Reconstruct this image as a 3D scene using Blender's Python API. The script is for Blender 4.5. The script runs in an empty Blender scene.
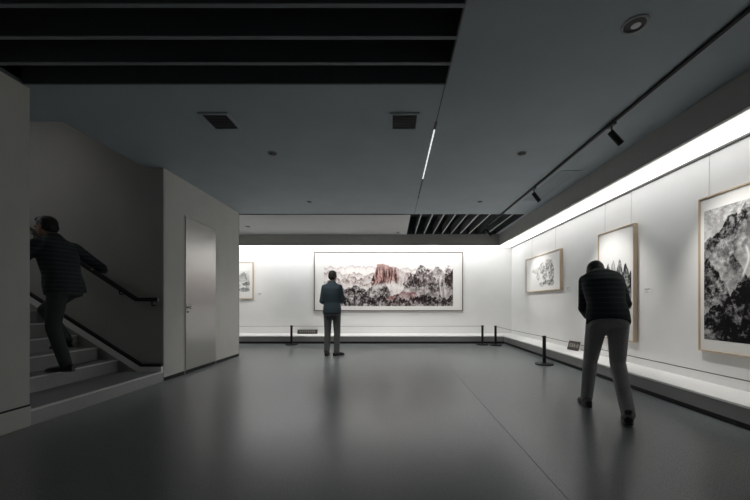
import bpy, bmesh, math, random
import numpy as np
from mathutils import Vector, Matrix

random.seed(4)
S = bpy.context.scene
COL = S.collection
V = Vector

# ------------------------------------------------------------------ camera
H = 1.05            # eye height
F = 340.0           # focal length in pixels of a 750 px wide frame
cam = bpy.data.cameras.new('camera')
cam.sensor_width = 36.0
cam.lens = F / 750 * 36.0
cam.shift_x = -18 / 750
cam.shift_y = 54 / 750
cam.clip_start = 0.05
co = bpy.data.objects.new('camera', cam)
COL.objects.link(co)
co.location = (0, 0, H)
co.rotation_euler = (math.pi / 2, 0, 0)
S.camera = co

# ------------------------------------------------------------------ room sizes
ZC = 2.90           # ceiling
XL = -3.12          # plane of the wall with the door
XR = 3.42           # picture wall
YB = 9.81           # end wall
XP, YP, ZP = 2.93, 9.0, 0.205   # ledge front, ledge front, ledge top
XF, YF, ZF = 2.80, 9.0, 2.615   # light valance
YN = -2.6           # behind the camera
XW = -7.2           # far side of stair and of the hidden bay
YS0, YS1 = 2.92, 4.63           # stair flight, near and far wall
YE = 6.88           # end of the wall with the door


# ------------------------------------------------------------------ helpers
def link(o, parent=None):
    COL.objects.link(o)
    if parent is not None:
        o.parent = parent
    return o


def tag(o, label=None, cat=None, group=None, kind=None):
    if label: o['label'] = label
    if cat: o['category'] = cat
    if group: o['group'] = group
    if kind: o['kind'] = kind
    return o


def empty(name, loc=(0, 0, 0), rz=0.0, parent=None):
    o = bpy.data.objects.new(name, None)
    o.empty_display_size = 0.1
    o.location = loc
    o.rotation_euler = (0, 0, rz)
    return link(o, parent)


def mat(name, color, rough=0.6, metal=0.0, spec=0.5, emit=None, estr=0.0, noise=0.0, nscale=40.0,
        bump=0.0, stretch=(1, 1, 1)):
    m = bpy.data.materials.new(name)
    m.use_nodes = True
    nt = m.node_tree
    b = nt.nodes['Principled BSDF']
    b.inputs['Base Color'].default_value = (*color, 1)
    b.inputs['Roughness'].default_value = rough
    b.inputs['Metallic'].default_value = metal
    b.inputs['Specular IOR Level'].default_value = spec
    if emit:
        b.inputs['Emission Color'].default_value = (*emit, 1)
        b.inputs['Emission Strength'].default_value = estr
    if noise > 0 or bump > 0:
        tc = nt.nodes.new('ShaderNodeTexCoord')
        mp = nt.nodes.new('ShaderNodeMapping')
        mp.inputs['Scale'].default_value = stretch
        nz = nt.nodes.new('ShaderNodeTexNoise')
        nz.inputs['Scale'].default_value = nscale
        nz.inputs['Detail'].default_value = 4
        nt.links.new(tc.outputs['Object'], mp.inputs['Vector'])
        nt.links.new(mp.outputs['Vector'], nz.inputs['Vector'])
        if noise > 0:
            mr = nt.nodes.new('ShaderNodeMapRange')
            mr.inputs['From Min'].default_value = 0.25
            mr.inputs['From Max'].default_value = 0.75
            mr.inputs['To Min'].default_value = 1 - noise
            mr.inputs['To Max'].default_value = 1 + noise
            mx = nt.nodes.new('ShaderNodeVectorMath')
            mx.operation = 'SCALE'
            mx.inputs[0].default_value = color
            nt.links.new(nz.outputs['Fac'], mr.inputs['Value'])
            nt.links.new(mr.outputs['Result'], mx.inputs['Scale'])
            nt.links.new(mx.outputs['Vector'], b.inputs['Base Color'])
        if bump > 0:
            bp = nt.nodes.new('ShaderNodeBump')
            bp.inputs['Strength'].default_value = bump
            bp.inputs['Distance'].default_value = 0.01
            nt.links.new(nz.outputs['Fac'], bp.inputs['Height'])
            nt.links.new(bp.outputs['Normal'], b.inputs['Normal'])
    return m


class MB:
    """collects boxes, quads, tubes and turned shapes into one mesh"""
    def __init__(self):
        self.v, self.f = [], []

    def add(self, vs, fs):
        n = len(self.v)
        self.v += [tuple(p) for p in vs]
        self.f += [tuple(i + n for i in f) for f in fs]
        return self

    def box(self, x0, x1, y0, y1, z0, z1):
        vs = [(x, y, z) for z in (z0, z1) for y in (y0, y1) for x in (x0, x1)]
        return self.add(vs, [(0, 2, 3, 1), (4, 5, 7, 6), (0, 1, 5, 4), (2, 6, 7, 3), (0, 4, 6, 2), (1, 3, 7, 5)])

    def quad(self, a, b, c, d):
        return self.add([a, b, c, d], [(0, 1, 2, 3)])

    def tube(self, pts, r, n=12, caps=True):
        pts = [V(p) for p in pts]
        rs = r if isinstance(r, (list, tuple)) else [r] * len(pts)
        rings, prev = [], None
        for i, p in enumerate(pts):
            t = (pts[min(i + 1, len(pts) - 1)] - pts[max(i - 1, 0)]).normalized()
            a = V((0, 0, 1)) if abs(t.z) < .9 else V((1, 0, 0))
            if prev is not None:
                a = prev
            u = (a - t * a.dot(t)).normalized()
            prev = u
            w = t.cross(u)
            rings.append([p + (u * math.cos(2 * math.pi * k / n) + w * math.sin(2 * math.pi * k / n)) * rs[i] for k in range(n)])
        vs = [q for R in rings for q in R]
        fs = []
        for i in range(len(rings) - 1):
            for k in range(n):
                fs.append((i * n + k, i * n + (k + 1) % n, (i + 1) * n + (k + 1) % n, (i + 1) * n + k))
        if caps:
            fs.append(tuple(reversed(range(n))))
            fs.append(tuple((len(rings) - 1) * n + k for k in range(n)))
        return self.add(vs, fs)

    def lathe(self, prof, c=(0, 0, 0), n=32):
        """prof: (radius, z) pairs; radius 0 closes the end"""
        vs, idx, fs = [], [], []
        for r, z in prof:
            if r <= 1e-6:
                idx.append([len(vs)]); vs.append((c[0], c[1], c[2] + z))
            else:
                idx.append(list(range(len(vs), len(vs) + n)))
                vs += [(c[0] + r * math.cos(2 * math.pi * k / n), c[1] + r * math.sin(2 * math.pi * k / n), c[2] + z) for k in range(n)]
        for A, B in zip(idx[:-1], idx[1:]):
            for k in range(n):
                a0, a1 = A[k % len(A)], A[(k + 1) % len(A)]
                b0, b1 = B[k % len(B)], B[(k + 1) % len(B)]
                f = [a0, a1, b1, b0]
                g = []
                for i in f:
                    if i not in g: g.append(i)
                if len(g) > 2: fs.append(tuple(g))
        return self.add(vs, fs)

    def build(self, name, m, parent=None, bevel=0.0, smooth=False, kind=None):
        me = bpy.data.meshes.new(name)
        me.from_pydata(self.v, [], self.f)
        bm = bmesh.new(); bm.from_mesh(me)
        bmesh.ops.recalc_face_normals(bm, faces=bm.faces)
        if bevel > 0:
            bmesh.ops.bevel(bm, geom=[e for e in bm.edges if e.calc_face_angle(0) > 0.6], offset=bevel, segments=2, affect='EDGES', profile=0.6)
        bm.to_mesh(me); bm.free()
        me.materials.append(m)
        o = bpy.data.objects.new(name, me)
        link(o, parent)
        if smooth:
            me.shade_smooth()
            try:
                md = None
                me.set_sharp_from_angle(angle=math.radians(40))
            except Exception:
                pass
        if kind: o['kind'] = kind
        return o


def copy_tree(o, parent=None):
    c = o.copy(); COL.objects.link(c); c.parent = parent
    for ch in list(o.children):
        copy_tree(ch, c)
    return c


# ------------------------------------------------------------------ materials
M = {}
M['wall_white'] = mat('gallery_white', (0.80, 0.80, 0.79), 0.75, noise=0.02, nscale=3)
M['wall_grey'] = mat('warm_grey_paint', (0.60, 0.595, 0.565), 0.75, noise=0.03, nscale=4)
M['wall_stair'] = mat('stair_wall_paint', (0.40, 0.40, 0.385), 0.8, noise=0.03, nscale=4)
M['ceiling'] = mat('slate_ceiling_paint', (0.42, 0.475, 0.515), 0.7, noise=0.05, nscale=2.5)
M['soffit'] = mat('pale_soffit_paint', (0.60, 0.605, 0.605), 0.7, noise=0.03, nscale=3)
M['dark'] = mat('black_recess', (0.016, 0.019, 0.020), 0.8)
M['fin'] = mat('dark_slate_fin', (0.13, 0.15, 0.16), 0.6, noise=0.04, nscale=6)
M['fin_lit_mid'] = mat('slate_fin_lit_edge', (0.25, 0.28, 0.295), 0.6)  # paler than the fins: light on their bottom edges put into colour
M['fin_lit_pale'] = mat('grey_fin_lit_edge', (0.55, 0.57, 0.57), 0.55)  # light on the small louvre's fin bottoms, put into colour
M['valance'] = mat('charcoal_valance', (0.42, 0.415, 0.40), 0.6, noise=0.04, nscale=5)
M['valance_edge'] = mat('valance_lip', (0.30, 0.30, 0.29), 0.5)
M['plinth_face'] = mat('charcoal_plinth', (0.25, 0.255, 0.25), 0.5, noise=0.05, nscale=6)
M['kick'] = mat('black_toe_kick', (0.008, 0.008, 0.010), 0.6)
M['ledge'] = mat('white_ledge', (0.88, 0.88, 0.865), 0.55, noise=0.015, nscale=5)
M['black_metal'] = mat('black_powder_coat', (0.012, 0.013, 0.014), 0.42, metal=0.2)
M['black_plastic'] = mat('black_plastic', (0.02, 0.02, 0.022), 0.35)
M['rail_grey'] = mat('picture_rail_grey', (0.16, 0.16, 0.155), 0.5)
M['cord'] = mat('brown_grey_cord', (0.12, 0.105, 0.09), 0.7)
M['wood'] = mat('pale_oak', (0.52, 0.41, 0.29), 0.5, noise=0.18, nscale=18, stretch=(1, 1, 0.15))
M['wood_dark'] = mat('brown_frame_edge', (0.10, 0.07, 0.055), 0.5, noise=0.2, nscale=18)
M['paper'] = mat('mount_paper', (0.80, 0.79, 0.765), 0.8, noise=0.01, nscale=60)
M['card'] = mat('label_card', (0.82, 0.82, 0.81), 0.7)
M['ink'] = mat('grey_print', (0.42, 0.42, 0.41), 0.8)
M['sign_brown'] = mat('dark_brown_plate', (0.055, 0.048, 0.04), 0.45, noise=0.1, nscale=30)
M['sign_print'] = mat('pale_print', (0.42, 0.40, 0.36), 0.7)
M['chrome'] = mat('satin_chrome', (0.55, 0.55, 0.54), 0.25, metal=1.0)
M['step_top'] = mat('grey_terrazzo_tread', (0.24, 0.25, 0.25), 0.5, noise=0.12, nscale=90)
M['step_front'] = mat('grey_riser', (0.42, 0.43, 0.425), 0.6, noise=0.05, nscale=25)
M['nosing'] = mat('pale_nosing', (0.85, 0.85, 0.84), 0.45)
M['stringer'] = mat('pale_stringer', (0.85, 0.85, 0.83), 0.6)
M['led'] = mat('led_diffuser', (0.9, 0.9, 0.9), 0.5, emit=(1, 0.99, 0.96), estr=0.75)
M['panel'] = mat('wall_glow_emission', (0.85, 0.85, 0.85), 0.5, emit=(1, 0.995, 0.98), estr=1.25)  # emission stands in for light on the upper wall
M['lens'] = mat('lamp_lens', (0.25, 0.25, 0.25), 0.2, emit=(1, 0.97, 0.92), estr=0.04)
M['trim_ring'] = mat('downlight_ring', (0.30, 0.32, 0.33), 0.4)
M['grille'] = mat('grille_grey', (0.03, 0.033, 0.035), 0.5)

# brushed steel door
md = mat('brushed_steel', (0.50, 0.495, 0.48), 0.34, metal=0.85, noise=0.05, nscale=60, bump=0.03, stretch=(1, 30, 0.5))
M['steel'] = md

# polished grey floor
mf = bpy.data.materials.new('polished_grey_floor')
mf.use_nodes = True
nt = mf.node_tree
b = nt.nodes['Principled BSDF']
tc = nt.nodes.new('ShaderNodeTexCoord')
nz = nt.nodes.new('ShaderNodeTexNoise'); nz.inputs['Scale'].default_value = 1.3; nz.inputs['Detail'].default_value = 6
n2 = nt.nodes.new('ShaderNodeTexNoise'); n2.inputs['Scale'].default_value = 160; n2.inputs['Detail'].default_value = 2
nt.links.new(tc.outputs['Object'], nz.inputs['Vector']); nt.links.new(tc.outputs['Object'], n2.inputs['Vector'])
rp = nt.nodes.new('ShaderNodeValToRGB')
rp.color_ramp.elements[0].position = 0.3; rp.color_ramp.elements[0].color = (0.185, 0.208, 0.210, 1)
rp.color_ramp.elements[1].position = 0.75; rp.color_ramp.elements[1].color = (0.210, 0.235, 0.236, 1)
nt.links.new(nz.outputs['Fac'], rp.inputs['Fac']); nt.links.new(rp.outputs['Color'], b.inputs['Base Color'])
mr = nt.nodes.new('ShaderNodeMapRange'); mr.inputs['To Min'].default_value = 0.25; mr.inputs['To Max'].default_value = 0.31
nt.links.new(n2.outputs['Fac'], mr.inputs['Value']); nt.links.new(mr.outputs['Result'], b.inputs['Roughness'])
bp = nt.nodes.new('ShaderNodeBump'); bp.inputs['Strength'].default_value = 0.05; bp.inputs['Distance'].default_value = 0.004
nt.links.new(n2.outputs['Fac'], bp.inputs['Height']); nt.links.new(bp.outputs['Normal'], b.inputs['Normal'])
b.inputs['Specular IOR Level'].default_value = 1.0
M['floor'] = mf

# ------------------------------------------------------------------ room shell
MB().quad((XW, YN, 0), (XR + .2, YN, 0), (XR + .2, YB + .2, 0), (XW, YB + .2, 0)).build('floor', M['floor'], kind='structure')
MB().box(0.938, 0.943, YN, 8.9, 0, 0.0012).build('trim_1', mat('floor_seam', (0.15, 0.165, 0.165), 0.4), kind='structure')

# ceiling: a grid of cells with the three openings left out
xs = [XW, -3.36, XL, 0.36, 0.45, 2.71, XR + .2]
ys = [YN, -0.6, 2.87, 3.45, YS1, YE + .12, YF, YB + .2]
holes = [(XL, 0.45, -0.6, 2.87), (XW, -3.36, 3.45, YS1), (0.36, 2.71, YE + .12, YF)]
cm = MB()
for x0, x1 in zip(xs[:-1], xs[1:]):
    for y0, y1 in zip(ys[:-1], ys[1:]):
        mx_, my_ = (x0 + x1) / 2, (y0 + y1) / 2
        if any(a < mx_ < b_ and c < my_ < d for a, b_, c, d in holes):
            continue
        cm.quad((x0, y0, ZC), (x1, y0, ZC), (x1, y1, ZC), (x0, y1, ZC))
cm.build('ceiling', M['ceiling'], kind='structure')
# paler soffit in front of the end wall
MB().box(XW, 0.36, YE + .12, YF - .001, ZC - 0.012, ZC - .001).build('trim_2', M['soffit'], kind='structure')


def recess(x0, x1, y0, y1, z1, name, m):
    r = MB()
    z0 = ZC
    r.quad((x0, y0, z1), (x1, y0, z1), (x1, y1, z1), (x0, y1, z1))
    r.quad((x0, y0, z0), (x1, y0, z0), (x1, y0, z1), (x0, y0, z1))
    r.quad((x0, y1, z0), (x1, y1, z0), (x1, y1, z1), (x0, y1, z1))
    r.quad((x0, y0, z0), (x0, y1, z0), (x0, y1, z1), (x0, y0, z1))
    r.quad((x1, y0, z0), (x1, y1, z0), (x1, y1, z1), (x1, y0, z1))
    return r.build(name, m, kind='structure')


recess(XL, 0.45, -0.6, 2.87, 3.35, 'ceiling_recess_front', M['dark'])
recess(0.36, 2.71, YE + .12, YF, 3.35, 'ceiling_recess_back', mat('slate_recess', (0.07, 0.08, 0.088), 0.8))

# walls
MB().box(XR, XR + .2, YN, YB + .2, 0, ZC + .3).build('wall_right', M['wall_white'], kind='structure')
MB().box(XW, XR, YB, YB + .2, 0, ZC + .3).build('wall_back', M['wall_white'], kind='structure')
MB().box(XW, XL, YN, YS0, 0, ZC + .5).build('wall_left_front', M['wall_grey'], kind='structure')
MB().box(XW, XL, YS1, YE, 0, ZC + .02).build('wall_left_rear', M['wall_grey'], kind='structure')
MB().box(XW, XR, YN - .2, YN, 0, ZC + .1).build('wall_rear', M['valance'], kind='structure')
MB().box(XW - .2, XW, YN, YB, 0, 5.2).build('wall_side', M['wall_stair'], kind='structure')
# stairwell void above the ceiling
w = MB()
w.box(XW, -3.36, YS1 - .012, YS1 + .1, ZC + .021, 5.1)
w.box(XW, -3.36, 3.35, 3.45, ZC + .004, 5.1)
w.box(-3.36, -3.26, 3.35, YS1 + .1, ZC + .004, 5.1)
w.box(XW, -3.26, 3.35, YS1 + .1, 5.1, 5.2)
w.build('wall_stairwell', M['wall_stair'], kind='structure')
w = MB().box(XW, -3.3601, YS1 - .012, YS1 - .0005, 0.0, ZC + .021)
w.box(-3.36, XL - .005, YS1 - .012, YS1 - .0005, 0.0, ZC - .001)
w.build('wall_stair', M['wall_stair'], kind='structure')

# baseboards
MB().box(XL, XL + .012, YN, YS0, 0.012, 0.175).build('baseboard_left_front', M['wall_grey'], kind='structure')
MB().box(XL - .001, XL + .004, YN, YS0, 0.175, 0.19).build('trim_3', M['kick'], kind='structure')
MB().box(XL - .001, XL + .006, YS1, YE, 0.0, 0.05).build('baseboard_left_rear', M['kick'], kind='structure')
MB().box(XL - .05, XL + .001, YE, YE + .006, 0.0, 0.05).build('trim_4', M['kick'], kind='structure')
MB().box(XL - .03, XL + .001, YE, YE + .015, 0.05, ZC).build('trim_5', M['rail_grey'], kind='structure')

# light valance along the picture wall and the end wall
MB().box(XF, XF + .025, YN, YF + .025, ZF, ZC).build('trim_6', M['valance'], kind='structure')
MB().box(XW, XF, YF, YF + .025, ZF, ZC).build('trim_7', M['valance'], kind='structure')
MB().box(XF - .003, XF + .04, YN, YF + .04, ZF - .012, ZF).build('trim_8', M['valance_edge'], kind='structure')
MB().box(XW, XF - .003, YF - .003, YF + .04, ZF - .012, ZF).build('trim_9', M['valance_edge'], kind='structure')
# white inside of the light slot
MB().box(XF + .025, XR, YN, YB, ZC - .02, ZC - .004).build('trim_10', M['wall_white'], kind='structure')
MB().box(XW, XF + .025, YF + .025, YB, ZC - .02, ZC - .004).build('trim_11', M['wall_white'], kind='structure')
# picture rails
MB().box(XR - .035, XR, YN, YB, 2.664, 2.684).build('trim_12', M['rail_grey'], kind='structure')
MB().box(XW, XR - .035, YB - .03, YB, 2.672, 2.684).build('trim_13', mat('pale_rail', (0.55, 0.55, 0.54), 0.5), kind='structure')
# ceiling seams
MB().box(0.434, 0.444, 2.87, YE + .12, ZC - .002, ZC).build('trim_14', M['fin'], kind='structure')
MB().box(XW, 0.36, YE + .108, YE + .121, ZC - .014, ZC).build('trim_15', M['fin'], kind='structure')

# ------------------------------------------------------------------ louvres in the ceiling
t = empty('ceiling_louvre', (-1.335, 1.1, ZC))
tag(t, 'wide ceiling louvre of dark fins running across, over the dark front of the hall', 'ceiling louvre')
k = 0
y = 2.62
while y > -0.5:
    MB().box(-1.785 + .003, 1.785 - .003, y - 1.1 - .014, y - 1.1 + .014, 0.008, 0.24).build('fin', M['fin'], t)
    MB().box(-1.785 + .003, 1.785 - .003, y - 1.1 - .015, y - 1.1 + .015, 0.0, 0.0075).build('lit_edge', M['fin_lit_mid'], t.children[-1])  # pale strip paints the light along the fin's bottom edge
    y -= 0.255
f = MB()
f.box(-1.785, -1.775, -1.70, 1.77, .001, .03); f.box(1.775, 1.785, -1.70, 1.77, .001, .03); f.box(-1.785, 1.785, 1.755, 1.769, .0, .2)
f.build('edge_frame', M['fin'], t)

t = empty('ceiling_louvre', (1.535, 8.0, ZC))
tag(t, 'small ceiling louvre of thin fins running lengthwise, in the corner before the long painting', 'ceiling louvre')
for k in range(9):
    x = 0.585 + .237 * k - 1.535
    fn_ = MB().box(x - .010, x + .010, -.985, .985, 0.012, 0.20).build('fin', M['fin'], t)
    MB().box(x - .013, x + .013, -.986, .986, 0.001, 0.0115).build('lit_edge', M['fin_lit_pale'], fn_)  # paler strip for the lit bottom edge of each fin
f = MB()
f.box(-1.174, -1.165, -.999, .999, .001, .03); f.box(-1.174, 1.174, -.999, -.99, .001, .03)
f.build('edge_frame', M['fin'], t)

# ------------------------------------------------------------------ stairs
st = empty('staircase', (XL, (YS0 + YS1) / 2, 0))
tag(st, 'grey stone staircase climbing away behind the pillar, with a wide low first step', 'stairs')
yc = (YS0 + YS1) / 2
ya, yb = YS0 + .002 - yc, YS1 - .014 - yc
RX = [0.0, -0.606] + [-0.606 - 0.275 * i for i in range(1, 11)]
RZ = [0.13, 0.287] + [0.287 + 0.168 * i for i in range(1, 11)]
for i, (rx, rz) in enumerate(zip(RX, RZ)):
    xb = RX[i + 1] - .02 if i + 1 < len(RX) else XW - XL + .01
    z0 = 0.0 if i == 0 else RZ[i - 1] - .02
    s = MB().box(xb, rx, ya, yb, z0, rz).build('step', M['step_front'], st)
    MB().box(xb + .02, rx - .03, ya + .002, yb - .002, rz, rz + .004).build('tread', M['step_top'], s)
    MB().box(rx - .032, rx + .006, ya + .002, yb - .002, rz - .006, rz + .006).build('nosing', M['nosing'], s)
# sloping stringer on the far wall
sl = 0.64
xa, za = -0.28, 0.13


def band(o0, o1, thick, y1, name, m):
    pts = [(0.0, za + o0), (xa, za + o0), (xa - 3.6, za + o0 + 3.6 * sl), (xa - 3.6, za + o1 + 3.6 * sl), (xa, za + o1), (0.0, za + o1)]
    q = MB()
    vs = [(x, y1 - thick, z) for x, z in pts] + [(x, y1, z) for x, z in pts]
    q.add(vs, [(0, 1, 4, 5), (1, 2, 3, 4), (11, 10, 7, 6), (10, 9, 8, 7)] + [(i, i + 6, (i + 1) % 6 + 6, (i + 1) % 6) for i in range(6)])
    return q.build(name, m, st)


band(-.02, 0.075, .040, yb, 'stringer', M['stringer'])
band(0.075, 0.112, .042, yb, 'stringer_cap', M['black_metal'])

# handrail
hr = empty('stair_handrail', (-3.3, YS1 - .08, 1.1))
tag(hr, 'black handrail fixed to the stairwell wall, level at its lower end', 'handrail')
rail = MB()


def obox(mb, p, q, hw, hh):
    p, q = V(p), V(q)
    d = (q - p).normalized()
    sdir = V((0, 1, 0))
    u = sdir.cross(d).normalized()
    vs = []
    for c in (p, q):
        for a_, b_ in ((-1, -1), (1, -1), (1, 1), (-1, 1)):
            vs.append(c + sdir * a_ * hw + u * b_ * hh)
    mb.add(vs, [(0, 1, 2, 3), (7, 6, 5, 4), (0, 4, 5, 1), (1, 5, 6, 2), (2, 6, 7, 3), (3, 7, 4, 0)])


obox(rail, (0.16, 0, .01), (-.14, 0, .01), .022, .026)
obox(rail, (-.12, 0, .004), (-3.3, 0, .004 + 3.18 * .655), .022, .026)
rail.build('rail', M['black_metal'], hr, bevel=.005)
for bx in (0.075, -.36, -1.5, -2.6):
    bz = .01 if bx > -.14 else .004 + (-.12 - bx) * .655
    q = MB().tube([(bx, 0, bz - .024), (bx, 0, bz - .065), (bx, .012, bz - .08), (bx, .066, bz - .08)], .009, 8)
    q.lathe([(0, -.001), (.026, 0), (.026, .006), (0, .007)], (bx, .0, bz - .03), 12)
    q.build('bracket', M['black_metal'], hr, smooth=True)

# ------------------------------------------------------------------ door
d = empty('door_1', (XL, 5.53, 0)); d['kind'] = 'structure'
DW = .43
MB().box(0.0008, .014, -DW, DW, .055, 2.36).build('door_panel', M['steel'], d, bevel=.003)
fr = MB()
fr.box(.0006, .006, -DW - .022, -DW - .004, 0, 2.385); fr.box(.0006, .006, DW + .004, DW + .022, 0, 2.385); fr.box(.0006, .006, -DW - .022, DW + .022, 2.364, 2.385)
fr.build('door_frame', M['wall_grey'], d)
hd = MB().lathe([(0, 0), (.026, 0), (.026, .006), (.012, .008), (.012, .03), (.024, .034), (.026, .05), (.018, .058), (0, .06)], n=20)
hdo = hd.build('door_handle', M['chrome'], d, smooth=True)
hdo.rotation_euler = (0, math.pi / 2, 0); hdo.location = (.014, -DW + .05, 1.0)
kp = MB().lathe([(0, 0), (.016, 0), (.016, .005), (0, .006)], n=16).build('lock', M['black_metal'], d, smooth=True)
kp.rotation_euler = (0, math.pi / 2, 0); kp.location = (.014, -DW + .05, .93)

# ------------------------------------------------------------------ ledges
p = empty('display_ledge', (3.17, 3.6, 0))
tag(p, 'long white-topped charcoal ledge running under the three framed paintings on the side wall', 'ledge')
MB().box(XP - 3.17, XR - .001 - 3.17, YN + .002 - 3.6, YB - .002 - 3.6, ZP - .022, ZP).build('ledge_top', M['ledge'], p, bevel=.003)
MB().box(XP + .004 - 3.17, XR - .001 - 3.17, YN + .002 - 3.6, YB - .002 - 3.6, .056, ZP - .0225).build('front_panel', M['plinth_face'], p)
MB().box(XP + .03 - 3.17, XR - .001 - 3.17, YN + .002 - 3.6, YB - .002 - 3.6, .0005, .0555).build('toe_kick', M['kick'], p)
p = empty('display_ledge', (-2.1, 9.4, 0))
tag(p, 'white-topped charcoal ledge along the end wall below the long landscape painting', 'ledge')
MB().box(XW + 2.1, XP - .002 + 2.1, YP - 9.4, YB - .002 - 9.4, ZP - .022, ZP).build('ledge_top', M['ledge'], p, bevel=.003)
MB().box(XW + 2.1, XP + .002 + 2.1, YP + .004 - 9.4, YB - .002 - 9.4, .056, ZP - .0225).build('front_panel', M['plinth_face'], p)
MB().box(XW + 2.1, XP + .028 + 2.1, YP + .03 - 9.4, YB - .002 - 9.4, .0005, .0555).build('toe_kick', M['kick'], p)

# ------------------------------------------------------------------ ink paintings
def vnoise(x, y, seed):
    rng = np.random.RandomState(seed)
    tab = rng.rand(256, 256)
    xi, yi = np.floor(x).astype(int), np.floor(y).astype(int)
    fx, fy = x - xi, y - yi
    fx = fx * fx * (3 - 2 * fx); fy = fy * fy * (3 - 2 * fy)
    g = lambda a, b_: tab[a % 256, b_ % 256]
    return (g(xi, yi) * (1 - fx) + g(xi + 1, yi) * fx) * (1 - fy) + (g(xi, yi + 1) * (1 - fx) + g(xi + 1, yi + 1) * fx) * fy


def fbm(x, y, seed, o=5, gain=0.55):
    a, s, n = 1.0, 0.0, 0.0
    for i in range(o):
        s = s + a * vnoise(x * 2 ** i, y * 2 ** i, seed + i); n += a; a *= gain
    return s / n


def sm(a, b_, x):
    t_ = np.clip((x - a) / (b_ - a), 0, 1)
    return t_ * t_ * (3 - 2 * t_)


def blobm(u, v, cu, cv, ru, rv, seed, rag=0.5, sc=8):
    dd = np.sqrt(((u - cu) / ru) ** 2 + ((v - cv) / rv) ** 2)
    dd = dd + rag * (fbm(u * sc, v * sc * .6, seed) - .5) * 2
    return 1 - sm(0.75, 1.05, dd)


def mixc(c, col, m_):
    return c * (1 - m_[..., None]) + np.array(col) * m_[..., None]


def ridged(x, y, seed, o=5, gain=.55):
    a, s, n = 1.0, 0.0, 0.0
    for i in range(o):
        s = s + a * (1 - np.abs(2 * vnoise(x * 2 ** i, y * 2 ** i, seed + i) - 1)) ** 2; n += a; a *= gain
    return s / n


def layer(c, v, r, col, k_, fade, tex, mist, paper, side=1.0, soft=.008):
    """one range of hills: its crest r, ink col fading downward into mist"""
    m_ = (1 - sm(r - soft, r + soft, v)) * side
    c = mixc(c, paper, m_ * mist)
    return mixc(c, col, np.clip(m_ * k_ * tex * np.exp(-np.clip(r - v, 0, 9) / fade), 0, .97))


def tree(c, u, v, cu, cv, ru, rv, seed, n2_, col, k_=1.0, sc=16):
    m_ = blobm(u, v, cu, cv, ru, rv, seed, .75, sc)
    return mixc(c, col, m_ * np.clip(.30 + 2.6 * (n2_ - .38), 0, .97) * k_)


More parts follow.
